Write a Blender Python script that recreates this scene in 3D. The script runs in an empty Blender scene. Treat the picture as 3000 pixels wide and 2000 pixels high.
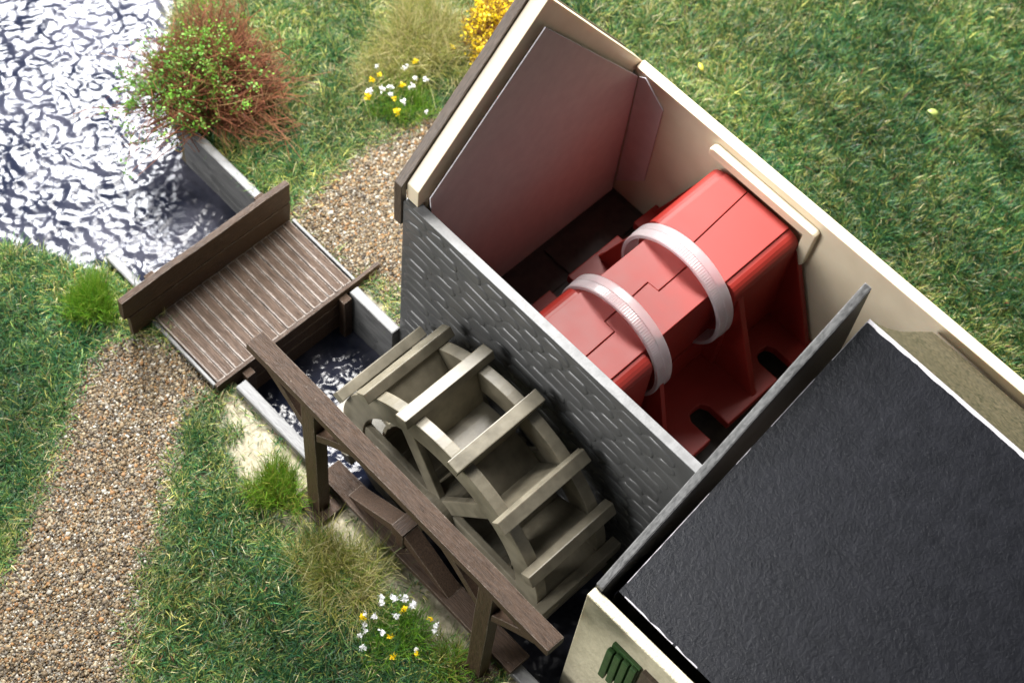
import bpy, bmesh, math, random
import numpy as np
from mathutils import Matrix, Vector, noise

random.seed(7)
rng = np.random.default_rng(7)
SC = bpy.context.scene
COL = SC.collection

# ------------------------------------------------------------------ camera
CAM_POS = Vector((14.8926, -14.1770, 37.6333))
cd = bpy.data.cameras.new('camera')
cam = bpy.data.objects.new('camera', cd); COL.objects.link(cam)
_r = ((0.691026, 0.719160, 0.072747), (-0.658101, 0.584323, 0.474836), (0.298976, -0.375999, 0.877062))
M = Matrix(((_r[0][0], _r[1][0], _r[2][0], CAM_POS[0]),
            (_r[0][1], _r[1][1], _r[2][1], CAM_POS[1]),
            (_r[0][2], _r[1][2], _r[2][2], CAM_POS[2]), (0, 0, 0, 1)))
cam.matrix_world = M
cd.sensor_width = 36.0; cd.lens = 4990.1 / 3000 * 36
cd.clip_start = 0.5; cd.clip_end = 400
cd.dof.use_dof = True; cd.dof.focus_distance = 36.5; cd.dof.aperture_fstop = 0.32
SC.camera = cam

# ------------------------------------------------------------------ world and lamps (studio)
W = bpy.data.worlds.new('World'); SC.world = W; W.use_nodes = True
bg = W.node_tree.nodes['Background']
bg.inputs[0].default_value = (0.93, 0.96, 1.0, 1); bg.inputs[1].default_value = 0.075
CENTER = Vector((2.0, 0.5, 1.0))
def softbox(name, az, el, dist, sx, sy, power, color, aim=CENTER):
    ld = bpy.data.lights.new(name, 'AREA'); ld.shape = 'RECTANGLE'; ld.size = sx; ld.size_y = sy
    ld.energy = power; ld.color = color
    o = bpy.data.objects.new(name, ld); COL.objects.link(o)
    a, e = math.radians(az), math.radians(el)
    d = Vector((math.cos(a) * math.cos(e), math.sin(a) * math.cos(e), math.sin(e)))
    o.location = aim + d * dist
    o.rotation_euler = d.to_track_quat('Z', 'Y').to_euler()
    return o
def softbox_at(name, loc, sx, sy, power, color, aim=CENTER):
    d = Vector(loc) - aim; az = math.degrees(math.atan2(d.y, d.x)); el = math.degrees(math.asin(d.z / d.length))
    return softbox(name, az, el, d.length, sx, sy, power, color, aim)
softbox_at('key_softbox', (-14, 15, 38), 17, 13, 37000, (1.0, 0.975, 0.94))
softbox_at('rear_softbox', (-35, 13, 34), 16, 14, 60000, (0.97, 0.98, 1.0), Vector((-6, 0, 0)))
softbox_at('fill_softbox', (-16, -44, 25), 22, 16, 26000, (1.0, 0.98, 0.96))
softbox_at('top_softbox', (-8, -33, 43), 12, 8, 4800, (0.94, 0.97, 1.0))

SC.view_settings.view_transform = 'Standard'; SC.view_settings.look = 'None'
SC.view_settings.exposure = 0.0; SC.view_settings.gamma = 1.0
SC.render.engine = 'CYCLES'
SC.cycles.use_denoising = True
SC.cycles.max_bounces = 8

# ------------------------------------------------------------------ materials
def mat(name, c1, c2=None, scale=3.0, stretch=(1, 1, 1), rough=0.5, rvar=0.0, bump=0.0, bscale=30.0, bstretch=None,
        bdist=0.02, spec=0.5, detail=4.0, sss=0.0, sssr=(0.3, 0.2, 0.15), speck=None, wear=None, wear_r=0.03, lo=0.35, hi=0.65, trans=0.0, brough=0.5):
    m = bpy.data.materials.new(name); m.use_nodes = True
    nt = m.node_tree; N = nt.nodes; L = nt.links
    b = N['Principled BSDF']
    tc = N.new('ShaderNodeTexCoord')
    mp = N.new('ShaderNodeMapping'); mp.inputs['Scale'].default_value = stretch
    L.new(tc.outputs['Object'], mp.inputs['Vector'])
    nz = N.new('ShaderNodeTexNoise'); nz.inputs['Scale'].default_value = scale; nz.inputs['Detail'].default_value = detail
    L.new(mp.outputs['Vector'], nz.inputs['Vector'])
    cr = N.new('ShaderNodeValToRGB')
    cr.color_ramp.elements[0].position = lo; cr.color_ramp.elements[1].position = hi
    cr.color_ramp.elements[0].color = (*(c2 or c1), 1); cr.color_ramp.elements[1].color = (*c1, 1)
    L.new(nz.outputs['Fac'], cr.inputs['Fac'])
    out = cr.outputs['Color']
    def mixin(fac, col):
        nonlocal out
        mx = N.new('ShaderNodeMix'); mx.data_type = 'RGBA'
        L.new(fac, mx.inputs[0]); L.new(out, mx.inputs[6]); mx.inputs[7].default_value = (*col, 1)
        out = mx.outputs[2]
    if speck:
        sn = N.new('ShaderNodeTexNoise'); sn.inputs['Scale'].default_value = speck[1]; sn.inputs['Detail'].default_value = 2
        L.new(tc.outputs['Object'], sn.inputs['Vector'])
        sr = N.new('ShaderNodeValToRGB'); sr.color_ramp.elements[0].position = speck[2]; sr.color_ramp.elements[1].position = speck[2] + 0.06
        sr.color_ramp.elements[1].color = (speck[3],) * 3 + (1,); L.new(sn.outputs['Fac'], sr.inputs['Fac'])
        mixin(sr.outputs['Color'], speck[0])
    if wear:
        bv = N.new('ShaderNodeBevel'); bv.samples = 6; bv.inputs['Radius'].default_value = wear_r
        ge = N.new('ShaderNodeNewGeometry')
        dt = N.new('ShaderNodeVectorMath'); dt.operation = 'DOT_PRODUCT'
        L.new(bv.outputs['Normal'], dt.inputs[0]); L.new(ge.outputs['Normal'], dt.inputs[1])
        wn = N.new('ShaderNodeTexNoise'); wn.inputs['Scale'].default_value = 9; wn.inputs['Detail'].default_value = 5
        L.new(tc.outputs['Object'], wn.inputs['Vector'])
        ad = N.new('ShaderNodeMath'); ad.operation = 'MULTIPLY_ADD'; ad.inputs[1].default_value = 0.35; ad.inputs[2].default_value = -0.18
        L.new(wn.outputs['Fac'], ad.inputs[0])
        sm = N.new('ShaderNodeMath'); sm.operation = 'ADD'
        L.new(dt.outputs['Value'], sm.inputs[0]); L.new(ad.outputs[0], sm.inputs[1])
        wr = N.new('ShaderNodeValToRGB')
        wr.color_ramp.elements[0].position = 0.84; wr.color_ramp.elements[0].color = (0.75,) * 3 + (1,)
        wr.color_ramp.elements[1].position = 0.93; wr.color_ramp.elements[1].color = (0, 0, 0, 1)
        L.new(sm.outputs[0], wr.inputs['Fac']); mixin(wr.outputs['Color'], wear)
    L.new(out, b.inputs['Base Color'])
    b.inputs['Roughness'].default_value = rough
    if rvar:
        ra = N.new('ShaderNodeMath'); ra.operation = 'MULTIPLY_ADD'; ra.inputs[1].default_value = rvar; ra.inputs[2].default_value = rough - rvar / 2
        L.new(nz.outputs['Fac'], ra.inputs[0]); L.new(ra.outputs[0], b.inputs['Roughness'])
    b.inputs['Specular IOR Level'].default_value = spec
    if sss:
        b.inputs['Subsurface Weight'].default_value = sss; b.inputs['Subsurface Radius'].default_value = sssr; b.inputs['Subsurface Scale'].default_value = 1.0
    if trans:
        b.inputs['Transmission Weight'].default_value = trans
    if bump:
        mb = N.new('ShaderNodeMapping'); mb.inputs['Scale'].default_value = bstretch or stretch
        L.new(tc.outputs['Object'], mb.inputs['Vector'])
        bn = N.new('ShaderNodeTexNoise'); bn.inputs['Scale'].default_value = bscale; bn.inputs['Detail'].default_value = 5; bn.inputs['Roughness'].default_value = brough
        L.new(mb.outputs['Vector'], bn.inputs['Vector'])
        bp = N.new('ShaderNodeBump'); bp.inputs['Strength'].default_value = bump; bp.inputs['Distance'].default_value = bdist
        L.new(bn.outputs['Fac'], bp.inputs['Height']); L.new(bp.outputs['Normal'], b.inputs['Normal'])
    return m

def attr_mat(name, rough=0.6, spec=0.3, transl=0.0, mul=None):
    """base colour from the per-piece colour attribute 'tint'"""
    m = bpy.data.materials.new(name); m.use_nodes = True
    nt = m.node_tree; b = nt.nodes['Principled BSDF']
    a = nt.nodes.new('ShaderNodeAttribute'); a.attribute_name = 'tint'
    nt.links.new(a.outputs['Color'], b.inputs['Base Color'])
    b.inputs['Roughness'].default_value = rough; b.inputs['Specular IOR Level'].default_value = spec
    if transl:
        t = nt.nodes.new('ShaderNodeBsdfTranslucent'); nt.links.new(a.outputs['Color'], t.inputs['Color'])
        mx = nt.nodes.new('ShaderNodeMixShader'); mx.inputs[0].default_value = transl
        nt.links.new(b.outputs[0], mx.inputs[1]); nt.links.new(t.outputs[0], mx.inputs[2])
        nt.links.new(mx.outputs[0], nt.nodes['Material Output'].inputs['Surface'])
    return m

BR1, BR2, BRW = (0.078, 0.048, 0.031), (0.036, 0.022, 0.014), (0.40, 0.34, 0.28)
wood_x = mat('brown_wood_along_x', BR1, BR2, 6, (0.6, 7, 7), rough=0.45, rvar=0.2, spec=0.22, bump=0.9, bscale=5, bstretch=(0.7, 12, 12), bdist=0.03, wear=BRW)
wood_y = mat('brown_wood_along_y', BR1, BR2, 6, (7, 0.6, 7), rough=0.45, rvar=0.2, spec=0.22, bump=0.9, bscale=5, bstretch=(12, 0.7, 12), bdist=0.03, wear=BRW)
wood_z = mat('brown_wood_upright', BR1, BR2, 6, (7, 7, 0.6), rough=0.45, rvar=0.2, spec=0.22, bump=0.9, bscale=5, bstretch=(12, 12, 0.7), bdist=0.03, wear=BRW)
plank_m = mat('weathered_plank', (0.135, 0.092, 0.067), (0.052, 0.034, 0.024), 7, (0.5, 7, 7), rough=0.48, rvar=0.2, spec=0.25, bump=1.0, bscale=6, bstretch=(0.5, 11, 11), bdist=0.035, wear=(0.66, 0.60, 0.55), wear_r=0.05)
brush_m = mat('dry_brushed_plank_edge', (0.24, 0.20, 0.17), (0.07, 0.052, 0.04), 5, (0.5, 3, 3), rough=0.45, bump=0.6, bscale=9, bstretch=(0.6, 8, 8), lo=0.38, hi=0.6)
stone_m = mat('dark_grey_plastic_stone', (0.098, 0.099, 0.098), (0.076, 0.077, 0.076), 1.5, rough=0.34, rvar=0.12, bump=0.15, bscale=9, bdist=0.02)
stonetop_m = mat('grey_cast_edge', (0.21, 0.21, 0.21), (0.15, 0.15, 0.15), 5, rough=0.5, bump=0.4, bscale=25, bdist=0.01)
grey_m = mat('grey_concrete_plastic', (0.145, 0.145, 0.142), (0.09, 0.09, 0.09), 3, (0.6, 3, 3), rough=0.42, rvar=0.2, bump=0.4, bscale=10, bdist=0.02, wear=(0.36, 0.36, 0.35), wear_r=0.03)
part_m = mat('scuffed_grey_partition', (0.12, 0.12, 0.118), (0.055, 0.055, 0.054), 4, (3, 0.6, 3), rough=0.4, rvar=0.2, bump=0.5, bscale=8, bdist=0.02, wear=(0.3, 0.3, 0.3))
cream_m = mat('cream_plastic', (0.72, 0.62, 0.455), (0.67, 0.57, 0.41), 1.5, rough=0.38, bump=0.05, bscale=20, sss=0.12, sssr=(0.25, 0.12, 0.06))
cream_rough = mat('cream_render', (0.66, 0.60, 0.43), (0.55, 0.50, 0.35), 5, rough=0.55, bump=0.8, bscale=17, bdist=0.03, sss=0.05)
barge_m = mat('dark_brown_board', (0.095, 0.068, 0.048), (0.05, 0.036, 0.026), 5, (8, 0.8, 0.8), rough=0.4, bump=0.5, bscale=9, wear=(0.3, 0.22, 0.16), wear_r=0.02)
card_m = mat('mauve_grey_card', (0.67, 0.565, 0.55), (0.63, 0.525, 0.515), 3, rough=0.75, bump=0.25, bscale=35, bdist=0.008, spec=0.25)
cardedge_m = mat('white_card_core', (0.62, 0.60, 0.63), (0.45, 0.43, 0.46), 12, rough=0.8)
olive_m = mat('speckled_olive_card', (0.15, 0.122, 0.07), (0.035, 0.036, 0.016), 11, rough=0.5, bump=0.5, bscale=60, bdist=0.01)
black_m = mat('grained_black_card', (0.009, 0.0095, 0.013), (0.006, 0.0065, 0.009), 3, (1, 1, 1), rough=0.30, rvar=0.10, bump=0.55, bscale=8, bdist=0.03, brough=0.74, spec=0.42,
              speck=((0.4, 0.4, 0.42), 40, 0.80, 0.5))  # pale specks put into the colour as small highlights on the grain
red_m = mat('red_moulded_plastic', (0.285, 0.021, 0.014), (0.255, 0.019, 0.0125), 2, rough=0.46, rvar=0.12, bump=0.12, bscale=60, bdist=0.006, spec=0.42, sss=0.06, sssr=(0.15, 0.03, 0.02))
tie_m = mat('milky_nylon', (0.86, 0.76, 0.77), (0.82, 0.69, 0.72), 3, rough=0.28, sss=0.35, sssr=(0.4, 0.3, 0.3), trans=0.65)
wheel_m = mat('olive_beige_plastic', (0.205, 0.182, 0.132), (0.125, 0.110, 0.078), 2.2, (1, 1, 1), detail=7, lo=0.32, hi=0.62, rough=0.44, rvar=0.1, bump=0.25, bscale=8, bstretch=(1, 1, 1), bdist=0.02, sss=0.08)
floor_m = mat('dark_brown_floor', (0.05, 0.038, 0.03), (0.03, 0.022, 0.018), 4, rough=0.5, bump=0.1)
green_m = mat('moss_green_paint', (0.036, 0.092, 0.024), (0.022, 0.062, 0.016), 6, rough=0.42, bump=0.4, bscale=14, wear=(0.12, 0.22, 0.09))
tint_m = attr_mat('grass_fibre', 0.42, 0.45, 0.10)
gravel_m = attr_mat('gravel_stone', 0.6, 0.35)
leaf_m = attr_mat('leaf_tint', 0.5, 0.4, 0.3)
twig_m = attr_mat('twig_tint', 0.6, 0.3, 0.1)

# ground: soil, bare plaster beside the channel
gm = bpy.data.materials.new('soil'); gm.use_nodes = True
_n = gm.node_tree.nodes; _l = gm.node_tree.links; _b = _n['Principled BSDF']
_a = _n.new('ShaderNodeAttribute'); _a.attribute_name = 'cover'
_tc = _n.new('ShaderNodeTexCoord')
_z = _n.new('ShaderNodeTexNoise'); _z.inputs['Scale'].default_value = 3.5; _z.inputs['Detail'].default_value = 8; _l.new(_tc.outputs['Object'], _z.inputs['Vector'])
_z2 = _n.new('ShaderNodeTexNoise'); _z2.inputs['Scale'].default_value = 1.1; _z2.inputs['Detail'].default_value = 4; _l.new(_tc.outputs['Object'], _z2.inputs['Vector'])
_z3 = _n.new('ShaderNodeTexNoise'); _z3.inputs['Scale'].default_value = 7; _z3.inputs['Detail'].default_value = 6; _l.new(_tc.outputs['Object'], _z3.inputs['Vector'])
def _ramp(src, a, b, p0=0.35, p1=0.65):
    r = _n.new('ShaderNodeValToRGB'); r.color_ramp.elements[0].position = p0; r.color_ramp.elements[1].position = p1
    r.color_ramp.elements[0].color = (*a, 1); r.color_ramp.elements[1].color = (*b, 1); _l.new(src, r.inputs[0]); return r.outputs[0]
def _mix(f, a, b):
    x = _n.new('ShaderNodeMix'); x.data_type = 'RGBA'; _l.new(f, x.inputs[0]); _l.new(a, x.inputs[6]); _l.new(b, x.inputs[7]); return x.outputs[2]
_sep = _n.new('ShaderNodeSeparateColor'); _l.new(_a.outputs['Color'], _sep.inputs[0])
_soil = _ramp(_z.outputs['Fac'], (0.020, 0.030, 0.012), (0.06, 0.075, 0.026))
_path = _ramp(_z.outputs['Fac'], (0.09, 0.062, 0.036), (0.16, 0.115, 0.07))
_bare = _ramp(_z3.outputs['Fac'], (0.24, 0.21, 0.14), (0.42, 0.375, 0.27))
_bed = _ramp(_z2.outputs['Fac'], (0.03, 0.028, 0.03), (0.16, 0.11, 0.06), 0.45, 0.75)
_l.new(_mix(_sep.outputs[2], _mix(_sep.outputs[1], _mix(_sep.outputs[0], _soil, _path), _bare), _bed), _b.inputs['Base Color'])
_b.inputs['Roughness'].default_value = 0.9
_bp = _n.new('ShaderNodeBump'); _bp.inputs['Strength'].default_value = 0.6; _bp.inputs['Distance'].default_value = 0.08
_l.new(_z3.outputs['Fac'], _bp.inputs['Height']); _l.new(_bp.outputs['Normal'], _b.inputs['Normal'])

# water
wm = bpy.data.materials.new('rippled_water'); wm.use_nodes = True
_n2 = wm.node_tree.nodes; _l2 = wm.node_tree.links; _w = _n2['Principled BSDF']
_w.inputs['Roughness'].default_value = 0.03
_w.inputs['IOR'].default_value = 1.36
_t2 = _n2.new('ShaderNodeTexCoord')
_c = _n2.new('ShaderNodeTexNoise'); _c.inputs['Scale'].default_value = 0.55; _c.inputs['Detail'].default_value = 5; _l2.new(_t2.outputs['Object'], _c.inputs['Vector'])
_rr = _n2.new('ShaderNodeValToRGB'); _rr.color_ramp.elements[0].position = 0.42; _rr.color_ramp.elements[1].position = 0.75
_rr.color_ramp.elements[0].color = (0.013, 0.016, 0.030, 1); _rr.color_ramp.elements[1].color = (0.085, 0.085, 0.11, 1)
_l2.new(_c.outputs['Fac'], _rr.inputs[0]); _l2.new(_rr.outputs[0], _w.inputs['Base Color'])
_q = _n2.new('ShaderNodeTexNoise'); _q.inputs['Scale'].default_value = 22; _q.inputs['Detail'].default_value = 3; _l2.new(_t2.outputs['Object'], _q.inputs['Vector'])
_qb = _n2.new('ShaderNodeBump'); _qb.inputs['Strength'].default_value = 0.25; _qb.inputs['Distance'].default_value = 0.02
_l2.new(_q.outputs['Fac'], _qb.inputs['Height']); _l2.new(_qb.outputs['Normal'], _w.inputs['Normal'])

# ------------------------------------------------------------------ object helpers
ORG = {}
def tag(o, label, cat, group=None):
    o['label'] = label; o['category'] = cat
    if group: o['group'] = group
    return o
def thing(name, label, cat, loc, group=None):
    o = bpy.data.objects.new(name, None); COL.objects.link(o)
    o.location = loc; o.empty_display_size = 0.3
    ORG[o.name] = Vector(loc)
    return tag(o, label, cat, group)
def org(p): return ORG.get(p.name, Vector((0, 0, 0))) if p else Vector((0, 0, 0))
def link(name, me, parent=None, loc=None):
    o = bpy.data.objects.new(name, me); COL.objects.link(o)
    if parent: o.parent = parent
    o.location = loc or (0, 0, 0)
    ORG[o.name] = org(parent) + Vector(o.location)
    return o
def mesh(name, V, F, mats, parent=None, bevel=0.0, seg=2, smooth=False, fmat=None, rough_edges=0.0, cuts=0):
    """V in world coordinates"""
    if not isinstance(mats, (list, tuple)): mats = [mats]
    bm = bmesh.new()
    vs = [bm.verts.new(v) for v in V]
    for i, f in enumerate(F):
        fc = bm.faces.new([vs[k] for k in f])
        if fmat: fc.material_index = fmat[i]
    bmesh.ops.recalc_face_normals(bm, faces=bm.faces)
    if cuts: bmesh.ops.subdivide_edges(bm, edges=[e for e in bm.edges if e.calc_length() > 0.8], cuts=cuts, use_grid_fill=True)
    if rough_edges:
        for v in bm.verts:
            n = noise.noise_vector(v.co * 1.7) * rough_edges
            v.co += n
    if bevel:
        es = [e for e in bm.edges if len(e.link_faces) == 2 and e.calc_face_angle(0) > 0.5]
        bmesh.ops.bevel(bm, geom=es, offset=bevel, segments=seg, profile=0.6, affect='EDGES')
    o3 = org(parent)
    for v in bm.verts: v.co -= o3
    me = bpy.data.meshes.new(name); bm.to_mesh(me); bm.free()
    for m in mats: me.materials.append(m)
    if smooth: me.polygons.foreach_set('use_smooth', [True] * len(me.polygons))
    return link(name, me, parent)
def box(name, x0, x1, y0, y1, z0, z1, m, parent=None, bevel=0.03, **k):
    V = [(x0, y0, z0), (x1, y0, z0), (x1, y1, z0), (x0, y1, z0), (x0, y0, z1), (x1, y0, z1), (x1, y1, z1), (x0, y1, z1)]
    F = [(0, 3, 2, 1), (4, 5, 6, 7), (0, 1, 5, 4), (1, 2, 6, 5), (2, 3, 7, 6), (3, 0, 4, 7)]
    return mesh(name, V, F, m, parent, bevel, **k)
def prism(name, poly, axis, a, b, m, parent=None, bevel=0.03, sidemat=None, fmat=None, **k):
    """poly: 2D points in the two other axes (x,y,z order), extruded along axis from a to b"""
    def P(p, t): return (t, p[0], p[1]) if axis == 'x' else (p[0], t, p[1]) if axis == 'y' else (p[0], p[1], t)
    n = len(poly)
    V = [P(p, a) for p in poly] + [P(p, b) for p in poly]
    F = [tuple(range(n)), tuple(range(2 * n - 1, n - 1, -1))] + [(i, (i + 1) % n, n + (i + 1) % n, n + i) for i in range(n)]
    fm = fmat
    if sidemat is not None: fm = [0, 0] + [1] * n; m = [m, sidemat]
    return mesh(name, V, F, m, parent, bevel, fmat=fm, **k)
def bar(name, p, q, w, h, m, parent=None, up=(0, 0, 1), bevel=0.03, **k):
    p, q = Vector(p), Vector(q); d = (q - p).normalized(); s = d.cross(Vector(up)).normalized(); u = s.cross(d)
    V = [c + s * (sx * w / 2) + u * (sz * h / 2) for c in (p, q) for sx, sz in ((-1, -1), (1, -1), (1, 1), (-1, 1))]
    F = [(0, 1, 2, 3), (7, 6, 5, 4), (0, 4, 5, 1), (1, 5, 6, 2), (2, 6, 7, 3), (3, 7, 4, 0)]
    return mesh(name, V, F, m, parent, bevel, **k)
def npmesh(name, V, F, m, parent=None, tint=None, smooth=False, kind=None, loc=None):
    """numpy triangles or quads, V world; tint per vertex"""
    me = bpy.data.meshes.new(name)
    V = np.asarray(V, np.float32) - np.array(org(parent), np.float32)
    F = np.asarray(F, np.int32); k = F.shape[1]
    me.vertices.add(len(V)); me.vertices.foreach_set('co', V.ravel())
    me.loops.add(F.size); me.loops.foreach_set('vertex_index', F.ravel())
    me.polygons.add(len(F)); me.polygons.foreach_set('loop_start', np.arange(0, F.size, k, dtype=np.int32))
    me.polygons.foreach_set('loop_total', np.full(len(F), k, np.int32))
    if smooth: me.polygons.foreach_set('use_smooth', np.ones(len(F), bool))
    me.update(calc_edges=True)
    if tint is not None:
        a = me.color_attributes.new('tint', 'FLOAT_COLOR', 'POINT')
        c = np.ones((len(V), 4), np.float32); c[:, :3] = tint; a.data.foreach_set('color', c.ravel())
    me.materials.append(m)
    o = link(name, me, parent, loc)
    if kind: o['kind'] = kind
    return o
def inpoly(x, y, poly):
    c = np.zeros(x.shape, bool); n = len(poly)
    for i in range(n):
        x0, y0 = poly[i]; x1, y1 = poly[(i + 1) % n]
        if y0 == y1: continue
        t = ((y0 > y) != (y1 > y)) & (x < (x1 - x0) * (y - y0) / (y1 - y0) + x0); c ^= t
    return c
def pdist(x, y, poly):
    """signed distance, negative inside"""
    d = np.full(x.shape, 1e9); n = len(poly)
    for i in range(n):
        ax, ay = poly[i]; bx, by = poly[(i + 1) % n]; dx, dy = bx - ax, by - ay
        t = np.clip(((x - ax) * dx + (y - ay) * dy) / (dx * dx + dy * dy), 0, 1)
        d = np.minimum(d, np.hypot(x - ax - t * dx, y - ay - t * dy))
    return np.where(inpoly(x, y, poly), -d, d)
_ph = rng.uniform(0, 6.28, (40, 3)); _dr = rng.normal(size=(40, 2))
def fbm(x, y, f, n=10, k=0):
    s = np.zeros_like(x)
    for i in range(n):
        j = (i + k) % 40; d = _dr[j] / np.hypot(*_dr[j]); ff = f * (0.6 + 0.17 * i)
        s += np.sin((x * d[0] + y * d[1]) * ff + _ph[j, 0] + 1.3 * np.sin((x * d[1] - y * d[0]) * ff * 0.7 + _ph[j, 1]))
    return s / math.sqrt(n)

# ------------------------------------------------------------------ ground and water
WZ = -1.6
POND = [(-9.6, -5.9), (-8.3, -4.8), (-6.9, -4.1), (-6.4, -3.8), (-6.4, -0.2), (-8.5, -0.25), (-10.2, 0.32), (-11.4, 1.27), (-13.2, 3.0), (-19, 8), (-40, 8), (-40, -30), (-22, -24), (-14, -10)]
CHAN = (-3.9, -0.15)
PATHL = [(-4.15, -4.68), (-1.94, -4.21), (-1.77, -4.78), (-1.63, -5.46), (-1.09, -6.21), (-0.05, -7.29), (0.52, -7.94), (1.14, -9.12), (1.9, -9.85), (3.24, -10.94), (6, -15), (1.57, -19), (-2.6, -15), (-2.12, -13.3), (-1.33, -11.09), (-1.63, -10.31), (-2.25, -9.47), (-2.85, -8.43), (-3.72, -7.38), (-4.39, -6.17), (-4.57, -5.51)]
PATHR = [(-4.38, 0.0), (-4.53, 0.62), (-4.71, 1.71), (-4.82, 3.25), (-4.55, 4.23), (-4.4, 5.09), (-3.3, 5.6), (-1.5, 5.6), (-0.2, 5.4), (-0.2, 0.2), (-0.69, 0.63), (-1.58, 0.38), (-1.93, 0.0)]
BARER = [(-2.2, -0.3), (-1.95, 0.40), (-1.47, 0.51), (-0.65, 0.72), (0.3, 0.5), (0.3, -0.3)]
BAREL = [(-1.35, -4.6), (-1.35, -3.9), (9.08, -3.9), (16, -3.9), (16, -4.7), (8.51, -4.75), (6.68, -4.87), (4.86, -4.95), (2.7, -5.05), (1.97, -5.45), (0.53, -5.61), (-0.69, -5.23)]
HOUSE = [(-0.15, -0.15), (9, -0.15), (9, -3.1), (21, -3.1), (21, 7.6), (-0.15, 7.6)]

def hground(x, y):
    z = 0.07 * fbm(x, y, 0.6, 8, 3) + 0.03 * fbm(x, y, 2.0, 8, 11)
    dp = pdist(x, y, POND)
    bank = np.clip((0.9 - dp) / 1.1, 0, 1); bank = bank * bank * (3 - 2 * bank)
    z = z * (1 - bank) - 2.05 * bank
    ch = (y > CHAN[0]) & (y < CHAN[1]) & (x > -6.5)
    z = np.where(ch, -2.3, z)
    near = (y > CHAN[0] - 0.9) & (y <= CHAN[0]) & (x > -6.3)
    near2 = (y < CHAN[1] + 0.6) & (y >= CHAN[1]) & (x > -8.5)
    z = np.where(inpoly(x, y, HOUSE), -0.8, z)
    z = np.where((near | near2) & ~inpoly(x, y, HOUSE), np.clip(z, -0.05, 0.06) if True else z, z)
    return z
gx = np.arange(-24, 24.01, 0.16); gy = np.arange(-22, 28.01, 0.16)
X, Y = np.meshgrid(gx, gy, indexing='ij'); nx, ny = X.shape
Z = hground(X, Y)
idx = np.arange(nx * ny).reshape(nx, ny)
F = np.stack([idx[:-1, :-1], idx[1:, :-1], idx[1:, 1:], idx[:-1, 1:]], -1).reshape(-1, 4)
g = npmesh('ground', np.stack([X, Y, Z], -1).reshape(-1, 3), F, gm, smooth=True)
g['kind'] = 'structure'
cov = np.ones((nx * ny, 4), np.float32)
sm = lambda d, w: np.clip(0.5 - d / w, 0, 1)
wob = 0.12 * fbm(X, Y, 3.0, 8, 5)
cov[:, 0] = np.maximum(sm(pdist(X, Y, PATHL) + wob, 0.3), sm(pdist(X, Y, PATHR) + wob, 0.3)).ravel()
cov[:, 1] = np.maximum(sm(pdist(X, Y, BAREL) + wob, 0.25), sm(pdist(X, Y, BARER) + wob * 0.4, 0.2)).ravel()
cov[:, 2] = np.clip((-Z.ravel() - 0.7) * 2, 0, 1)
a = g.data.color_attributes.new('cover', 'FLOAT_COLOR', 'POINT'); a.data.foreach_set('color', cov.ravel())

def water(name, x0, x1, y0, y1, step, amp, label=None):
    wx = np.arange(x0, x1 + 1e-6, step); wy = np.arange(y0, y1 + 1e-6, step)
    X, Y = np.meshgrid(wx, wy, indexing='ij'); n0, n1 = X.shape
    z = np.empty(X.size)
    for i, (px, py) in enumerate(zip(X.ravel(), Y.ravel())):
        v = Vector((px, py, 0.3))
        wv = noise.noise_vector(v * 1.3) * 0.30
        q = Vector((px * 4.0, py * 4.0, 0.0)) + wv * 2.4
        d1 = noise.voronoi(q)[0][0]
        z[i] = 0.074 * min(d1 * d1, 0.8) + 0.045 * noise.noise(v * 2.2 + wv) + 0.012 * noise.noise(v * 5.2)
    z = WZ + amp * z.reshape(n0, n1)
    idx = np.arange(n0 * n1).reshape(n0, n1)
    F = np.stack([idx[:-1, :-1], idx[1:, :-1], idx[1:, 1:], idx[:-1, 1:]], -1).reshape(-1, 4)
    o = npmesh(name, np.stack([X, Y, z], -1).reshape(-1, 3), F, wm, smooth=True); o['kind'] = 'structure'
    return o
water('pond_water', -20, -6.3, -11, 7, 0.042, 0.60)
water('channel_water', -6.3, 15.7, -3.95, -0.0, 0.045, 0.8)

# ------------------------------------------------------------------ mill house
house = thing('mill_house', 'roofless model mill house with cream walls and dark grey stone front', 'mill house', (0, 0, 0))
ZF = -2.25
fw = prism('front_wall', [(0, ZF), (9.0, ZF), (9.0, 6.14), (0, 6.06)], 'y', 0, 0.26, stone_m, house, bevel=0.02)
mesh('wall_top_edge', [(0.31, 0.012, 6.064), (9.0, 0.012, 6.144), (9.0, 0.248, 6.144), (0.31, 0.248, 6.064), (0.31, 0.012, 6.09), (9.0, 0.012, 6.17), (9.0, 0.248, 6.17), (0.31, 0.248, 6.09)],
     [(0, 3, 2, 1), (4, 5, 6, 7), (0, 1, 5, 4), (1, 2, 6, 5), (2, 3, 7, 6), (3, 0, 4, 7)], stonetop_m, fw, bevel=0.008)

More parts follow.
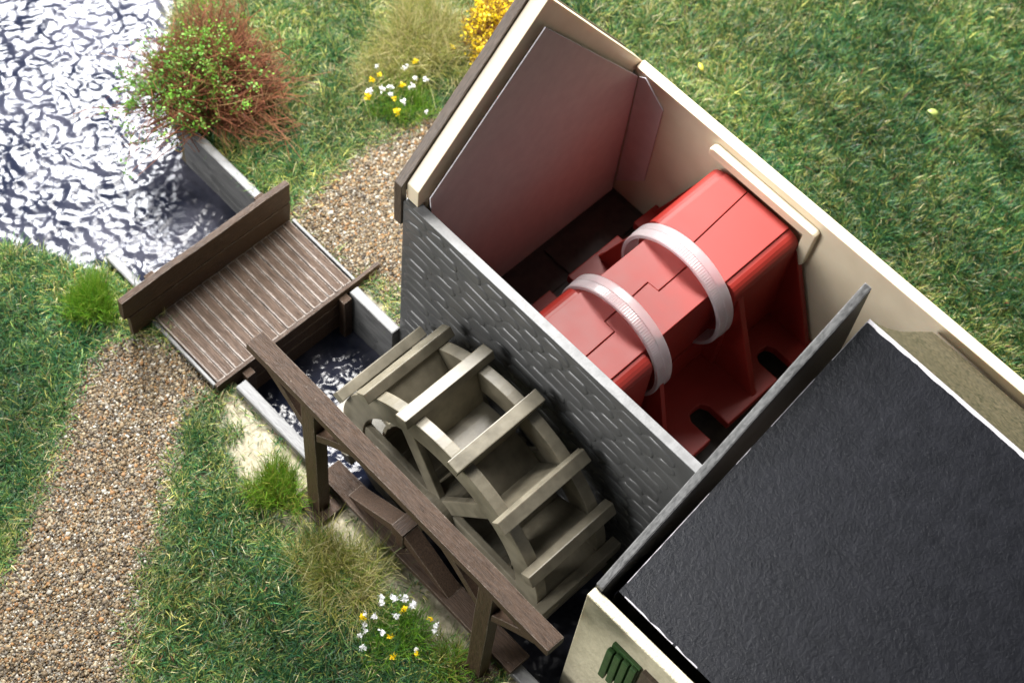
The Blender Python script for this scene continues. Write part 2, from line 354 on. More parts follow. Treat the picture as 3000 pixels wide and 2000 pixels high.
# relief stones: shared rounded slabs, local x along wall, z up, facing -y
def stone_mesh(L, H, seed):
    r = random.Random(seed); n = 7
    pts = []
    for side in (1, -1):
        for k in range(n):
            a = math.pi * (k / (n - 1) - 0.5)
            cx = (L / 2 - H / 2) * side
            px = cx + side * math.cos(a) * H / 2; pz = math.sin(a) * H / 2 * side
            pts.append((px + r.uniform(-1, 1) * H * 0.07, pz + r.uniform(-1, 1) * H * 0.07 + 0.03 * math.sin(px * 4 + seed)))
    ins = lambda p, d: (math.copysign(max(abs(p[0]) - d, 0), p[0]), p[1] * (1 - 2 * d / H))
    V = [(p[0], 0.01, p[1]) for p in pts] + [(q[0], -0.052, q[1]) for q in (ins(p, 0.022) for p in pts)] + [(q[0], -0.060, q[1]) for q in (ins(p, 0.055) for p in pts)]
    m = len(pts); Fs = []
    for k in range(2):
        Fs += [(k * m + i, k * m + (i + 1) % m, (k + 1) * m + (i + 1) % m, (k + 1) * m + i) for i in range(m)]
    Fs.append(tuple(range(2 * m, 3 * m)))
    bm = bmesh.new(); vs = [bm.verts.new(v) for v in V]
    for f in Fs: bm.faces.new([vs[i] for i in f])
    bmesh.ops.recalc_face_normals(bm, faces=bm.faces)
    c = Vector((0, 1, 0))
    me = bpy.data.meshes.new('stone'); bm.to_mesh(me); bm.free(); me.materials.append(stone_m)
    me.polygons.foreach_set('use_smooth', [True] * len(me.polygons))
    return me
STONES = [stone_mesh(L, 0.335, i) for i, L in enumerate((0.55, 0.75, 0.95, 1.15, 1.35, 1.6))]
SLEN = (0.55, 0.75, 0.95, 1.15, 1.35, 1.6)
def relief(parent, x0, x1, z0, z1, y, rh=0.385, flip=1, prob=1.0, depth=1.0):
    z = z0 + rh / 2; row = 0
    while z < z1 - rh * 0.3:
        x = x0 + random.uniform(0.0, 0.25)
        while x < x1 - 0.5:
            i = random.choice((0, 1, 1, 1, 2, 2, 2, 3, 3, 4)); L = SLEN[i]
            if x + L > x1 - 0.04: i = 0; L = SLEN[0]
            if x + L > x1 - 0.02: break
            if random.random() < prob:
                o = link('stone', STONES[i], parent, Vector((x + L / 2, y, z + random.uniform(-0.018, 0.018))) - org(parent))
                o.rotation_euler = (0, random.uniform(-0.018, 0.018), 0 if flip > 0 else math.pi)
                o.scale = (1, depth * random.uniform(0.45, 0.72), random.uniform(0.93, 1.06))
            x += L + random.uniform(0.015, 0.05)
        z += rh; row += 1
relief(fw, 0.03, 8.9, -1.75, 6.0, 0.0, prob=0.985)

# gable end (cream) with bargeboards outside it
GAB = [(0.325, ZF), (7.5, ZF), (7.5, 5.02), (3.62, 10.42), (0.1, 6.66), (0.1, 6.09), (0.325, 6.09)]
gw = prism('gable_wall', GAB, 'x', 0.0, 0.36, cream_m, house, bevel=0.025)
prism('bargeboard', [(-0.06, 5.1), (-0.06, 6.62), (3.55, 10.46), (3.55, 10.0), (0.12, 6.35), (0.12, 5.1)], 'x', -0.24, -0.012, barge_m, house, bevel=0.02, rough_edges=0.012, cuts=5)
prism('bargeboard', [(3.6, 10.46), (7.15, 5.56), (7.0, 5.25), (3.6, 9.95)], 'x', -0.24, -0.012, barge_m, house, bevel=0.02, rough_edges=0.012, cuts=5)
rw = prism('rear_wall', [(0.37, ZF), (20.0, ZF), (20.0, 5.30), (0.37, 5.12)], 'y', 7.2, 7.5, cream_m, house, bevel=0.03)
# raised bracket on the inside of the rear wall that clasps the drive unit
br = prism('wall_bracket', [(3.1, 4.62), (6.10, 4.62), (6.08, 3.62), (6.17, 3.5), (6.30, 3.5), (6.38, 3.62), (6.42, 4.86), (6.34, 4.92), (3.18, 4.92), (3.08, 4.84)], 'y', 6.97, 7.198, cream_m, house, bevel=0.04, seg=3)
# partition: half gable, its upper edge rising to the ridge
PART = [(-2.765, ZF), (3.98, ZF), (3.98, 9.50), (-2.60, 5.08), (-2.765, 4.95)]
pt = prism('partition', PART, 'x', 8.94, 9.14, part_m, house, bevel=0.035, rough_edges=0.02, cuts=6)
sw = prism('side_wall', [(8.95, ZF), (20.0, ZF), (20.0, 5.14), (8.95, 4.83)], 'y', -3.03, -2.77, cream_rough, house, bevel=0.05, seg=3)
box('end_wall', 19.72, 20.0, -2.765, 7.19, ZF, 4.6, cream_m, house)
fl = box('floor', 0.37, 19.7, 0.33, 7.19, -0.30, 0.02, floor_m, house, bevel=0)
box('floor_panel', 0.7, 1.75, 4.4, 7.0, 0.024, 0.10, floor_m, fl, bevel=0.02)
box('floor_panel', 0.7, 1.75, 0.6, 4.2, 0.024, 0.06, floor_m, fl, bevel=0.02)
# shutter with upright slats, and window beside it
sh = box('shutter', 9.92, 10.70, -3.125, -3.033, 2.28, 4.05, green_m, house, bevel=0.02)
for k in range(4):
    x = 9.90 + k * 0.205
    box('slat', x, x + 0.165, -3.255 + 0.012 * k, -3.128, 2.22 + 0.03 * k, 3.88 + 0.05 * k, green_m, sh, bevel=0.035, seg=2)
wf = prism('window_frame', [(10.76, 2.0), (10.76, 4.12), (12.44, 4.12), (12.44, 2.0), (12.2, 2.0), (12.2, 3.9), (11.0, 3.9), (11.0, 2.0)], 'y', -3.145, -3.033, barge_m, house, bevel=0.02)
glass_m = mat('dark_window_pane', (0.02, 0.02, 0.025), rough=0.08)
box('pane', 11.003, 12.197, -3.085, -3.034, 2.0, 3.897, glass_m, wf, bevel=0)

# ------------------------------------------------------------------ card inserts
ci = thing('card_insert', 'mauve grey card standing inside the gable, white cut edge and folded side tab', 'card', (0.5, 3.6, 0.02))
prism('panel', [(0.36, 0.03), (7.12, 0.03), (7.16, 4.90), (3.42, 9.78), (0.31, 6.43), (0.36, 5.9)], 'x', 0.50, 0.53, card_m, ci, bevel=0, sidemat=cardedge_m)
prism('fold_tab', [(0.565, 4.93), (0.75, 5.05), (1.45, 4.48), (1.42, 1.40), (0.565, 0.45)], 'y', 7.15, 7.185, card_m, ci, bevel=0, sidemat=cardedge_m)

bc = thing('roof_card', 'large grained black card forming a folded roof over the right half, white worn ridge', 'card', (12.5, 2.0, 4.9))
cf, cr_ = (-2.60, 5.12), (3.86, 8.74)
def slab(name, A, B, x0, x1, t, m, side, parent):
    d = Vector((0, B[0] - A[0], B[1] - A[1])).normalized(); nrm = Vector((0, -d.z, d.y)) * t
    poly = [A, B, (B[0] - nrm.y, B[1] - nrm.z), (A[0] - nrm.y, A[1] - nrm.z)]
    return prism(name, poly, 'x', x0, x1, m, parent, bevel=0, sidemat=None)
front = prism('front_slope', [(cf[0], cf[1]), (cr_[0], cr_[1]), (cr_[0] + 0.02, cr_[1] - 0.07), (cf[0] + 0.03, cf[1] - 0.07)], 'x', 9.40, 19.4, black_m, bc, bevel=0)
me = front.data; me.materials.append(cardedge_m)
for p in me.polygons:
    if abs(p.normal.x) > 0.9 or (p.normal.z < 0.6 and p.normal.y < 0): p.material_index = 1
RS = [(9.42, 0.0), (9.62, 0.22), (9.70, 0.5), (9.74, 0.75), (9.86, 0.97), (19.4, 1.0), (19.4, 0.0)]
rv = []
for dz in (0.0, -0.06):
    for x, u in RS: rv.append((x, cr_[0] + 0.03 + u * 3.275, cr_[1] - 0.02 - u * 3.85 - 0.18 * math.sin(u * math.pi) + dz))
nr = len(RS)
mesh('rear_slope', rv, [tuple(range(nr)), tuple(range(2 * nr - 1, nr - 1, -1))] + [(q, (q + 1) % nr, nr + (q + 1) % nr, nr + q) for q in range(nr)], olive_m, bc)
# worn white crease along the ridge: irregular strip lying on the front slope
cv, cfc = [], []
nseg = 100
sl = (cr_[1] - cf[1]) / (cr_[0] - cf[0])
for i in range(nseg + 1):
    x = 9.402 + 9.99 * i / nseg
    w = 0.055 + 0.02 * noise.noise(Vector((x * 2.2, 0, 0))) + 0.012 * noise.noise(Vector((x * 9, 3, 0)))
    for yy, zz in ((cr_[0] - w, 0.006), (cr_[0] + 0.012, 0.006), (cr_[0] + 0.045, -0.035)):
        cv.append((x, yy, cr_[1] + (min(yy, cr_[0]) - cr_[0]) * sl + zz))
    if i:
        b0 = 3 * (i - 1); b1 = 3 * i
        cfc += [(b0, b0 + 1, b1 + 1, b1), (b0 + 1, b0 + 2, b1 + 2, b1 + 1)]
mesh('ridge_crease', cv, cfc, cardedge_m, bc)
def worn_edge(pts_fn, n, w, thr, name):
    V_, F_ = [], []
    for q in range(n):
        if noise.noise(Vector((q * 0.09, 7, thr * 9))) < thr: continue
        b_ = len(V_)
        for t_ in (q / n, (q + 1) / n):
            a_, d_ = pts_fn(t_); ww = w * (0.7 + 0.6 * noise.noise(Vector((t_ * 40, 1, 2))))
            V_ += [a_, a_ + d_ * ww]
        F_.append((b_, b_ + 1, b_ + 3, b_ + 2))
    o_ = mesh(name, V_, F_, cardedge_m, bc); o_['kind'] = 'stuff'; return o_
sdir = Vector((0, cr_[0] - cf[0], cr_[1] - cf[1])).normalized(); up_ = Vector((0, -sdir.z, sdir.y)) * 0.005
worn_edge(lambda t: (Vector((9.402 + 9.9 * t, cf[0], cf[1])) + up_, sdir), 250, 0.04, -0.02, 'front_edge_wear')
worn_edge(lambda t: (Vector((9.402, cf[0] + (cr_[0] - cf[0]) * t, cf[1] + (cr_[1] - cf[1]) * t)) + up_, Vector((1, 0, 0))), 150, 0.018, -0.05, 'side_edge_wear')
# added black strip standing in for the shade in the gap beside the partition
box('gap_shade_strip', 9.30, 9.33, -2.55, 3.6, 2.0, 4.7, black_m, bc, bevel=0)

# ------------------------------------------------------------------ drive unit (red)
du = thing('drive_unit', 'bright red plastic drive unit inside the mill, bound with two milky bands', 'motor', (4.7, 3.6, 0.55))
ZT = 4.5; CX = 4.72; HW = 1.03
def section(hw, zt, zb, r, n=6):
    """box section with rounded top shoulders of radius r beyond the flat top of half width hw"""
    P = []
    for s in (1, -1):
        arc = [(CX + s * (hw + r * math.sin(t)), zt - r * 0.95 + r * 0.95 * math.cos(t)) for t in [math.pi / 2 * k / n for k in range(n + 1)]]
        P += (arc if s > 0 else arc[::-1])
        if s > 0: P += [(CX + hw + r, zb), (CX - hw - r, zb)]
    return P
ym = [0.40, 2.08, 4.78, 7.0]
prism('front_housing', section(HW - 0.02, ZT - 0.06, 1.0, 0.36), 'y', ym[0], ym[1] - 0.02, red_m, du, bevel=0.03)
box('middle_housing', CX - HW, CX + HW, ym[1] - 0.02, ym[2], ZT - 2.2, ZT - 0.06, red_m, du, bevel=0.04)
prism('rear_housing', section(HW + 0.0, ZT - 0.06, 1.0, 0.36), 'y', ym[2], ym[3], red_m, du, bevel=0.03)
# two interlocking top covers with the stepped joint
def seam(off):
    s = [(4.98, 0.42), (4.95, 1.92), (4.62, 1.94), (4.56, 3.41), (4.88, 3.43), (4.86, 4.9), (4.53, 4.95), (4.41, 6.98)]
    return [(x + off, y) for x, y in s]
lft = [(CX - HW + 0.02, 6.98), (CX - HW + 0.02, 0.42)] + seam(-0.014)
rgt = [(CX + HW - 0.02, 0.42), (CX + HW - 0.02, 6.98)] + seam(0.014)[::-1]
prism('top_cover', lft, 'z', ZT - 0.16, ZT, red_m, du, bevel=0.014)
prism('top_cover', rgt, 'z', ZT - 0.16, ZT, red_m, du, bevel=0.014)
# base plate with open slots on both sides
def half(s):
    e = CX + s * 2.78; i = CX + s * 1.95
    return [(e, 0.5), (e, 3.30), (i + s * 0.18, 3.30), (i, 3.42), (i - s * 0.02, 3.62), (i, 3.82), (i + s * 0.18, 3.93), (e, 3.93), (e, 5.75), (i + s * 0.18, 5.75), (i, 5.88), (i - s * 0.02, 6.05), (i, 6.24), (i + s * 0.18, 6.34), (e, 6.34), (e, 7.17)]
prism('base_plate', half(1) + half(-1)[::-1], 'z', 0.62, 0.90, red_m, du, bevel=0.03)
for s in (1, -1):
    for y0, t in ((2.30, 0.14), (5.00, 0.17), (7.02, 0.15)):
        A = [(CX + s * 1.0, 0.9), (CX + s * 2.68, 0.9), (CX + s * 2.60, 1.02), (CX + s * 1.42, 3.95), (CX + s * 1.0, 4.05)]
        if y0 < 3: A = [(CX + s * 1.0, 0.9), (CX + s * 2.30, 0.9), (CX + s * 2.22, 1.02), (CX + s * 1.42, 3.95), (CX + s * 1.0, 4.05)]
        prism('gusset', A, 'y', y0 - t / 2, y0 + t / 2, red_m, du, bevel=0.025)
box('support_web', CX - 1.0, CX + 1.0, 2.4, 4.9, 0.9, 2.0, red_m, du, bevel=0.02)
# milky bands round the square body
def band(yc, w):
    R0 = math.hypot(HW, 1.03) + 0.01; zc = ZT - 1.03; n = 300
    prof = [(-w / 2, 0.0), (-w / 2, 0.085), (-w / 2 + 0.03, 0.105), (-0.012, 0.108), (0.012, 0.122), (w / 2 - 0.04, 0.118), (w / 2, 0.09), (w / 2, 0.0)]
    V, Fs = [], []; m = len(prof)
    for i in range(n):
        t = 2 * math.pi * i / n; tooth = -0.010 if (i % 2) < 1 else 0.0
        for k, (dy, dr) in enumerate(prof):
            r = R0 + dr + (tooth if k in (2, 3) else 0)
            V.append((CX + r * math.sin(t), yc + dy, zc + r * math.cos(t)))
        for k in range(m):
            Fs.append((i * m + k, i * m + (k + 1) % m, ((i + 1) % n) * m + (k + 1) % m, ((i + 1) % n) * m + k))
    return mesh('nylon_band', V, Fs, tie_m, du)
band(4.42, 0.50); band(2.36, 0.48)

# ------------------------------------------------------------------ water wheel
WX, WZC, WR = 4.41, 0.89, 3.60
wheel = thing('water_wheel', 'olive beige plastic water wheel with broad paddles between channel and stone wall', 'water wheel', (WX, -1.7, WZC))
def annulus(name, r0, r1, y0, y1, n, parent):
    V, Fs = [], []
    for i in range(n):
        t = 2 * math.pi * i / n; c, s = math.cos(t), math.sin(t)
        for r, y in ((r1, y0), (r1, y1), (r0, y1), (r0, y0)): V.append((WX + r * c, y, WZC + r * s))
        for k in range(4): Fs.append((i * 4 + k, i * 4 + (k + 1) % 4, ((i + 1) % n) * 4 + (k + 1) % 4, ((i + 1) % n) * 4 + k))
    return mesh(name, V, Fs, wheel_m, parent, bevel=0.02)
for y0, y1 in ((-2.80, -2.50), (-0.90, -0.60)):
    annulus('rim', 2.62, 3.32, y0, y1, 84, wheel)
    yc = (y0 + y1) / 2
    for k in range(3):
        t = math.radians(118 + 60 * k)
        d = Vector((math.cos(t), 0, math.sin(t))); c = Vector((WX, yc, WZC)) + d.cross(Vector((0, 1, 0))) * 0.0
        off = 0.0
        bar('spoke', c - d * 2.70, c + d * 2.70, 0.44, 0.18 + 0.004 * k, wheel_m, wheel, up=(0, 1, 0), bevel=0.03)
for k in range(14):
    t = math.radians(133.0 - 25.714 * k + (0, 1.0, 0, -1.5, -1.0)[k] if k < 5 else 133.0 - 25.714 * k)
    d = Vector((math.cos(t), 0, math.sin(t))); n = Vector((-d.z, 0, d.x))
    th = 0.17
    V = []
    for y in (-3.02, -0.38):
        for r, s in ((WR, th), (WR, -th), (3.325, -th), (3.325, th)): V.append(Vector((WX, y, WZC)) + d * r + n * s)
    Fs = [(0, 1, 2, 3), (7, 6, 5, 4), (0, 4, 5, 1), (1, 5, 6, 2), (2, 6, 7, 3), (3, 7, 4, 0)]
    pd = mesh('paddle', V, Fs, wheel_m, wheel, bevel=0.025)
    # bucket board running inward between the rims
    V = []
    for y in (-2.497, -0.903):
        for r, s in ((3.33, 0.10), (3.33, -0.10), (2.15, -0.10), (2.15, 0.10)): V.append(Vector((WX, y, WZC)) + d * r + n * s)
    mesh('bucket_board', V, Fs, wheel_m, pd, bevel=0.02)
def cyl(name, p, q, r, n, m, parent, bevel=0.0):
    p, q = Vector(p), Vector(q); d = (q - p).normalized(); s = d.orthogonal().normalized(); u = d.cross(s)
    V = [c + (s * math.cos(2 * math.pi * i / n) + u * math.sin(2 * math.pi * i / n)) * r for c in (p, q) for i in range(n)]
    Fs = [tuple(range(n)), tuple(range(2 * n - 1, n - 1, -1))] + [(i, (i + 1) % n, n + (i + 1) % n, n + i) for i in range(n)]
    return mesh(name, V, Fs, m, parent, bevel)
annulus('sole', 2.17, 2.27, -2.495, -0.905, 84, wheel)
cyl('axle', (WX, -3.72, WZC), (WX, -0.05, WZC), 0.16, 20, wheel_m, wheel)
cyl('hub', (WX, -2.95, WZC), (WX, -0.45, WZC), 0.48, 28, wheel_m, wheel, 0.03)

# ------------------------------------------------------------------ wheel trestle
tr = thing('trestle', 'tall brown timber trestle, one long beam on two braced posts, beside the water wheel', 'trestle', (4.8, -4.5, 0.0))
ZB = 5.61
mesh('beam', [(0.24, -4.70, ZB - 0.30), (9.42, -4.70, ZB - 0.30), (9.42, -4.24, ZB - 0.30), (0.24, -4.24, ZB - 0.30), (0.24, -4.70, ZB), (9.42, -4.70, ZB), (9.42, -4.24, ZB), (0.24, -4.24, ZB)],
     [(0, 3, 2, 1), (4, 5, 6, 7), (0, 1, 5, 4), (1, 2, 6, 5), (2, 3, 7, 6), (3, 0, 4, 7)], wood_x, tr, bevel=0.035, rough_edges=0.02, cuts=8)
for px in (2.17, 7.64):
    po = box('post', px - 0.21, px + 0.21, -4.68, -4.34, 0.10, ZB - 0.302, wood_z, tr, bevel=0.03, rough_edges=0.02, cuts=6)
    box('foot_pad', px - 0.50, px + 0.46, -4.90, -4.16, -0.06, 0.13, wood_x, tr, bevel=0.04, rough_edges=0.02, cuts=2)
    for s in (-1, 1):
        pts = []
        n = 7
        for i in range(n):
            u = i / (n - 1)
            pts.append((px + s * (0.212 + 1.50 * u), ZB - 0.305 - 1.32 * (1 - u) ** 1.25))
        poly = [(px + s * 0.262, ZB - 0.305)] + pts
        pts2 = [(p[0], p[1] + 0.30 + 0.05) for p in pts]
        poly = pts[:-1] + [(px + s * 1.71, ZB - 0.307), (px + s * 1.25, ZB - 0.307)] + [p for p in pts2[::-1] if p[1] < ZB - 0.45]
        prism('knee_brace', poly, 'y', -4.64, -4.34, wood_x, tr, bevel=0.03)
ax = thing('axle_frame', 'low brown triangular timber frame on a sill carrying the wheel axle', 'axle frame', (4.35, -3.75, 0.2))
box('sill', 1.75, 8.3, -4.12, -3.52, 0.22, 0.42, wood_x, ax, bevel=0.03, rough_edges=0.02, cuts=6)
prism('leg', [(2.60, 0.425), (3.05, 0.425), (4.20, 1.00), (4.15, 1.40)], 'y', -3.98, -3.56, wood_x, ax, bevel=0.03)
prism('leg', [(6.10, 0.425), (5.62, 0.425), (4.48, 1.00), (4.54, 1.40)], 'y', -3.98, -3.56, wood_x, ax, bevel=0.03)
box('bearing_block', 4.155, 4.535, -4.02, -3.52, 0.98, 1.46, wood_y, ax, bevel=0.03)
box('king_post', 4.22, 4.47, -3.95, -3.6, 0.424, 0.978, wood_z, ax, bevel=0.03)

# ------------------------------------------------------------------ footbridge with sluice boards
fb = thing('footbridge', 'brown planked footbridge across the channel with solid board railing', 'footbridge', (-2.95, -2.1, 0.0))
yp = -4.34
k = 0
while yp < 0.02:
    w = random.uniform(0.23, 0.31)
    w = min(w, 0.05 - yp)
    if w < 0.1: break
    dz = random.uniform(-0.012, 0.012)
    x0 = -4.19 - (0.0 if yp > -4.0 else 0.0)
    zt = 0.30 + dz
    a_, b_ = yp + 0.004, yp + w - 0.004
    prism('plank', [(a_, 0.14), (b_, 0.14), (b_, zt - 0.015), (b_ - 0.012, zt), (a_ + 0.042, zt), (a_ + 0.034, zt + 0.018), (a_ + 0.010, zt + 0.018), (a_, zt)], 'x', -4.205, -1.80, [plank_m, brush_m], fb, bevel=0, fmat=[0, 0, 0, 0, 0, 0, 1, 1, 1, 0])
    yp += w; k += 1
box('deck_bearer', -4.1, -3.85, -4.3, 0.0, -0.10, 0.12, wood_y, fb)
box('deck_bearer', -2.15, -1.9, -4.3, 0.0, -0.10, 0.12, wood_y, fb)
for y0 in (-4.22, -0.14):
    box('deck_edge_strip', -4.2, -1.81, (y0 - 0.22) if y0 < -2 else 0.06, (y0 - 0.13) if y0 < -2 else 0.14, 0.10, 0.24, grey_m, fb, bevel=0.02)
# railing boards
box('railing_board', -4.40, -4.225, -5.12, 0.10, 1.06, 1.86, wood_y, fb, bevel=0.035, rough_edges=0.025, cuts=6)
box('railing_board', -4.37, -4.215, -5.00, 0.06, 0.16, 1.03, wood_y, fb, bevel=0.035, rough_edges=0.025, cuts=6)
for y0 in (-4.05, -0.62):
    box('railing_post', -4.62, -4.405, y0 - 0.13, y0 + 0.13, -1.2, 1.62, wood_z, fb, bevel=0.03)
# sluice boards under the front edge
box('sluice_board', -1.79, -1.69, -4.42, 0.86, -0.12, 0.31, wood_y, fb, bevel=0.02, rough_edges=0.012, cuts=5)
box('sluice_board', -1.79, -1.69, -4.36, 0.84, -0.62, -0.14, wood_y, fb, bevel=0.02, rough_edges=0.012, cuts=5)
box('sluice_board', -1.79, -1.69, -3.9, -0.2, -1.3, -0.64, wood_y, fb, bevel=0.02)
for y0 in (-3.55, -0.42):
    box('sluice_post', -1.685, -1.46, y0 - 0.13, y0 + 0.13, -2.0, 0.16, wood_z, fb, bevel=0.03)

# ------------------------------------------------------------------ channel walls
cw = thing('channel_wall', 'grey stone-faced channel wall below the shrub, running to the mill front', 'wall', (-4, -0.1, 0))
w1 = box('upstream_section', -8.42, -1.9, -0.22, 0.02, -2.3, 0.22, grey_m, cw, bevel=0.03)
w2 = box('downstream_section', -1.6, -0.003, -0.24, 0.03, -2.3, 0.24, grey_m, cw, bevel=0.03)
relief(w1, -8.2, -4.6, -1.5, 0.15, -0.22, prob=0.22, depth=0.45)
relief(w2, -1.45, -0.02, -1.5, 0.15, -0.24, prob=0.7, depth=0.6)
cl = thing('channel_wall', 'low grey channel wall on the gravel path side, passing under the trestle posts', 'wall', (1, -4, 0))
box('upstream_section', -6.45, -4.65, -4.16, -3.93, -2.3, 0.22, grey_m, cl, bevel=0.04)
box('downstream_section', -1.45, 15.9, -4.06, -3.74, -2.3, 0.21, grey_m, cl, bevel=0.04)

# ------------------------------------------------------------------ grass
def blades(px, py, pz, length, width, tilt, tint, bend=0.5, az=None):
    n = len(px)
    if az is None: az = rng.uniform(0, 2 * math.pi, n)
    dx, dy = np.cos(az), np.sin(az)
    st, ct = np.sin(tilt), np.cos(tilt)
    t2 = tilt + bend * rng.uniform(0.2, 1.3, n); st2, ct2 = np.sin(t2), np.cos(t2)
    B = np.stack([px, py, pz], 1)
    D1 = np.stack([dx * st, dy * st, ct], 1); D2 = np.stack([dx * st2, dy * st2, ct2], 1)
    rot = rng.uniform(-0.9, 0.9, n)
    sx, sy = -np.sin(az + rot), np.cos(az + rot)
    S = np.stack([sx, sy, np.zeros(n)], 1) * (width / 2)[:, None]
    Mid = B + D1 * (length * 0.55)[:, None]; T = Mid + D2 * (length * 0.45)[:, None]
    V = np.stack([B - S, B + S, Mid - S * 0.85, Mid + S * 0.85, T], 1).reshape(-1, 3)
    o = (np.arange(n) * 5)[:, None]
    F = np.concatenate([o + [0, 1, 3], o + [0, 3, 2], o + [2, 3, 4]], 0)
    return V, F, np.repeat(tint, 5, 0)
PAL = np.array([(0.017, 0.080, 0.034), (0.032, 0.114, 0.034), (0.072, 0.158, 0.038), (0.158, 0.228, 0.052), (0.36, 0.35, 0.09), (0.44, 0.39, 0.21), (0.18, 0.07, 0.04)])
def grass_tint(x, y, n, extra=0.0):
    a = fbm(x, y, 0.45, 8, 20); b = fbm(x, y, 1.4, 8, 27)
    dry = 1 / (1 + np.exp(-(a * 1.0 + b * 0.8 + extra) * 1.9))
    w = np.stack([0.30 * (1 - dry) + 0.04, 0.30 * np.ones(n), 0.25 + 0 * dry, 0.14 + 0.12 * dry, 0.045 + 0.17 * dry, 0.02 + 0.11 * dry, 0.012 + 0 * dry], 1)
    w /= w.sum(1, keepdims=True); c = np.cumsum(w, 1)
    k = (rng.uniform(0, 1, n)[:, None] > c).sum(1).clip(0, 6)
    return PAL[k] * rng.lognormal(0.0, 0.32, (n, 1)) * np.exp(0.22 * fbm(x, y, 0.9, 8, 14))[:, None]
def scatter(n, x0, x1, y0, y1):
    return rng.uniform(x0, x1, n), rng.uniform(y0, y1, n)
# view footprint on the ground with a margin; denser inside the frame
FOOT = [(-15.0, -1.2), (3.8, 20.9), (16.5, 4.6), (0.7, -12.6)]
N = 1900000
x, y = scatter(N, -20, 22, -17, 25)
df = pdist(x, y, FOOT)
keep = (df < 0.6) | ((df < 4) & (rng.uniform(0, 1, N) < 0.35))
x, y = x[keep], y[keep]
n_w = 0.16 * fbm(x, y, 3.0, 8, 5) + 0.10 * fbm(x, y, 8.0, 8, 9) + rng.normal(0, 0.14, len(x))
z = hground(x, y)
dh = pdist(x, y, HOUSE)
ok = (pdist(x, y, PATHL) + n_w > 0.10) & (pdist(x, y, PATHR) + n_w > 0.05) & (pdist(x, y, BARER) + n_w * 0.5 > 0.03) & (dh > 0.03) & (z > -1.1)
ok &= ~((y > -4.1) & (y < 0.06) & (x > -8.45)) | ((x < -6.4) & (z > -1.0) & ~((y > -0.5) & (y < 0.06)))
bl = pdist(x, y, BAREL) + n_w * 1.3
ok &= (bl > 0.0) | (rng.uniform(0, 1, len(x)) < 0.03)
ok &= (fbm(x, y, 5.5, 8, 22) + rng.normal(0, 0.7, len(x)) > -1.15)
x, y, z = x[ok], y[ok], z[ok]; n = len(x)
edge = np.minimum(np.minimum(pdist(x, y, PATHL), pdist(x, y, PATHR)), pdist(x, y, BAREL))
short = np.clip(0.75 + 0.4 * edge, 0.75, 1.0)
V, Fc, T = blades(x, y, z - 0.02, rng.uniform(0.20, 0.66, n) * short * (0.80 + 0.22 * fbm(x, y, 4.5, 8, 31)).clip(0.35, 1.35), rng.uniform(0.014, 0.028, n), rng.uniform(0.15, 1.3, n), grass_tint(x, y, n, 1.6 * np.exp(-np.clip(edge, 0, 9) / 0.45) - 0.1 + np.where((x < -1) & (y < -4), 0.45, 0.0)), 0.4)
xf, yf = scatter(160000, -7, 6, -14, 6.5)
ef = np.minimum(pdist(xf, yf, PATHL), pdist(xf, yf, PATHR)) + 0.10 * fbm(xf, yf, 6.0, 8, 17)
kf = (ef > -0.22) & (ef < 0.30) & (pdist(xf, yf, HOUSE) > 0.1) & ~((xf > -4.6) & (xf < -1.5) & (yf > -4.5) & (yf < 0.2)) & ~((yf > -4.2) & (yf < 0.1))
kf &= (fbm(xf, yf, 2.2, 8, 19) > -0.5) | (rng.uniform(0, 1, len(xf)) < 0.2)
kf &= rng.uniform(0, 1, len(xf)) < np.clip((ef + 0.25) * 3.0, 0.06, 1)
xf, yf = xf[kf], yf[kf]; nf = len(xf)
V2, F2, T2 = blades(xf, yf, hground(xf, yf) - 0.01, rng.uniform(0.2, 0.55, nf), rng.uniform(0.012, 0.022, nf), rng.uniform(0.6, 1.4, nf), grass_tint(xf, yf, nf, 1.6), 0.3)
Fc = np.concatenate([Fc, F2 + len(V)]); V = np.concatenate([V, V2]); T = np.concatenate([T, T2])
go = npmesh('grass', V, Fc, tint_m, tint=T, kind='stuff')
tag(go, 'short tangled green and straw grass covering both banks', 'grass')
print('grass blades', n)

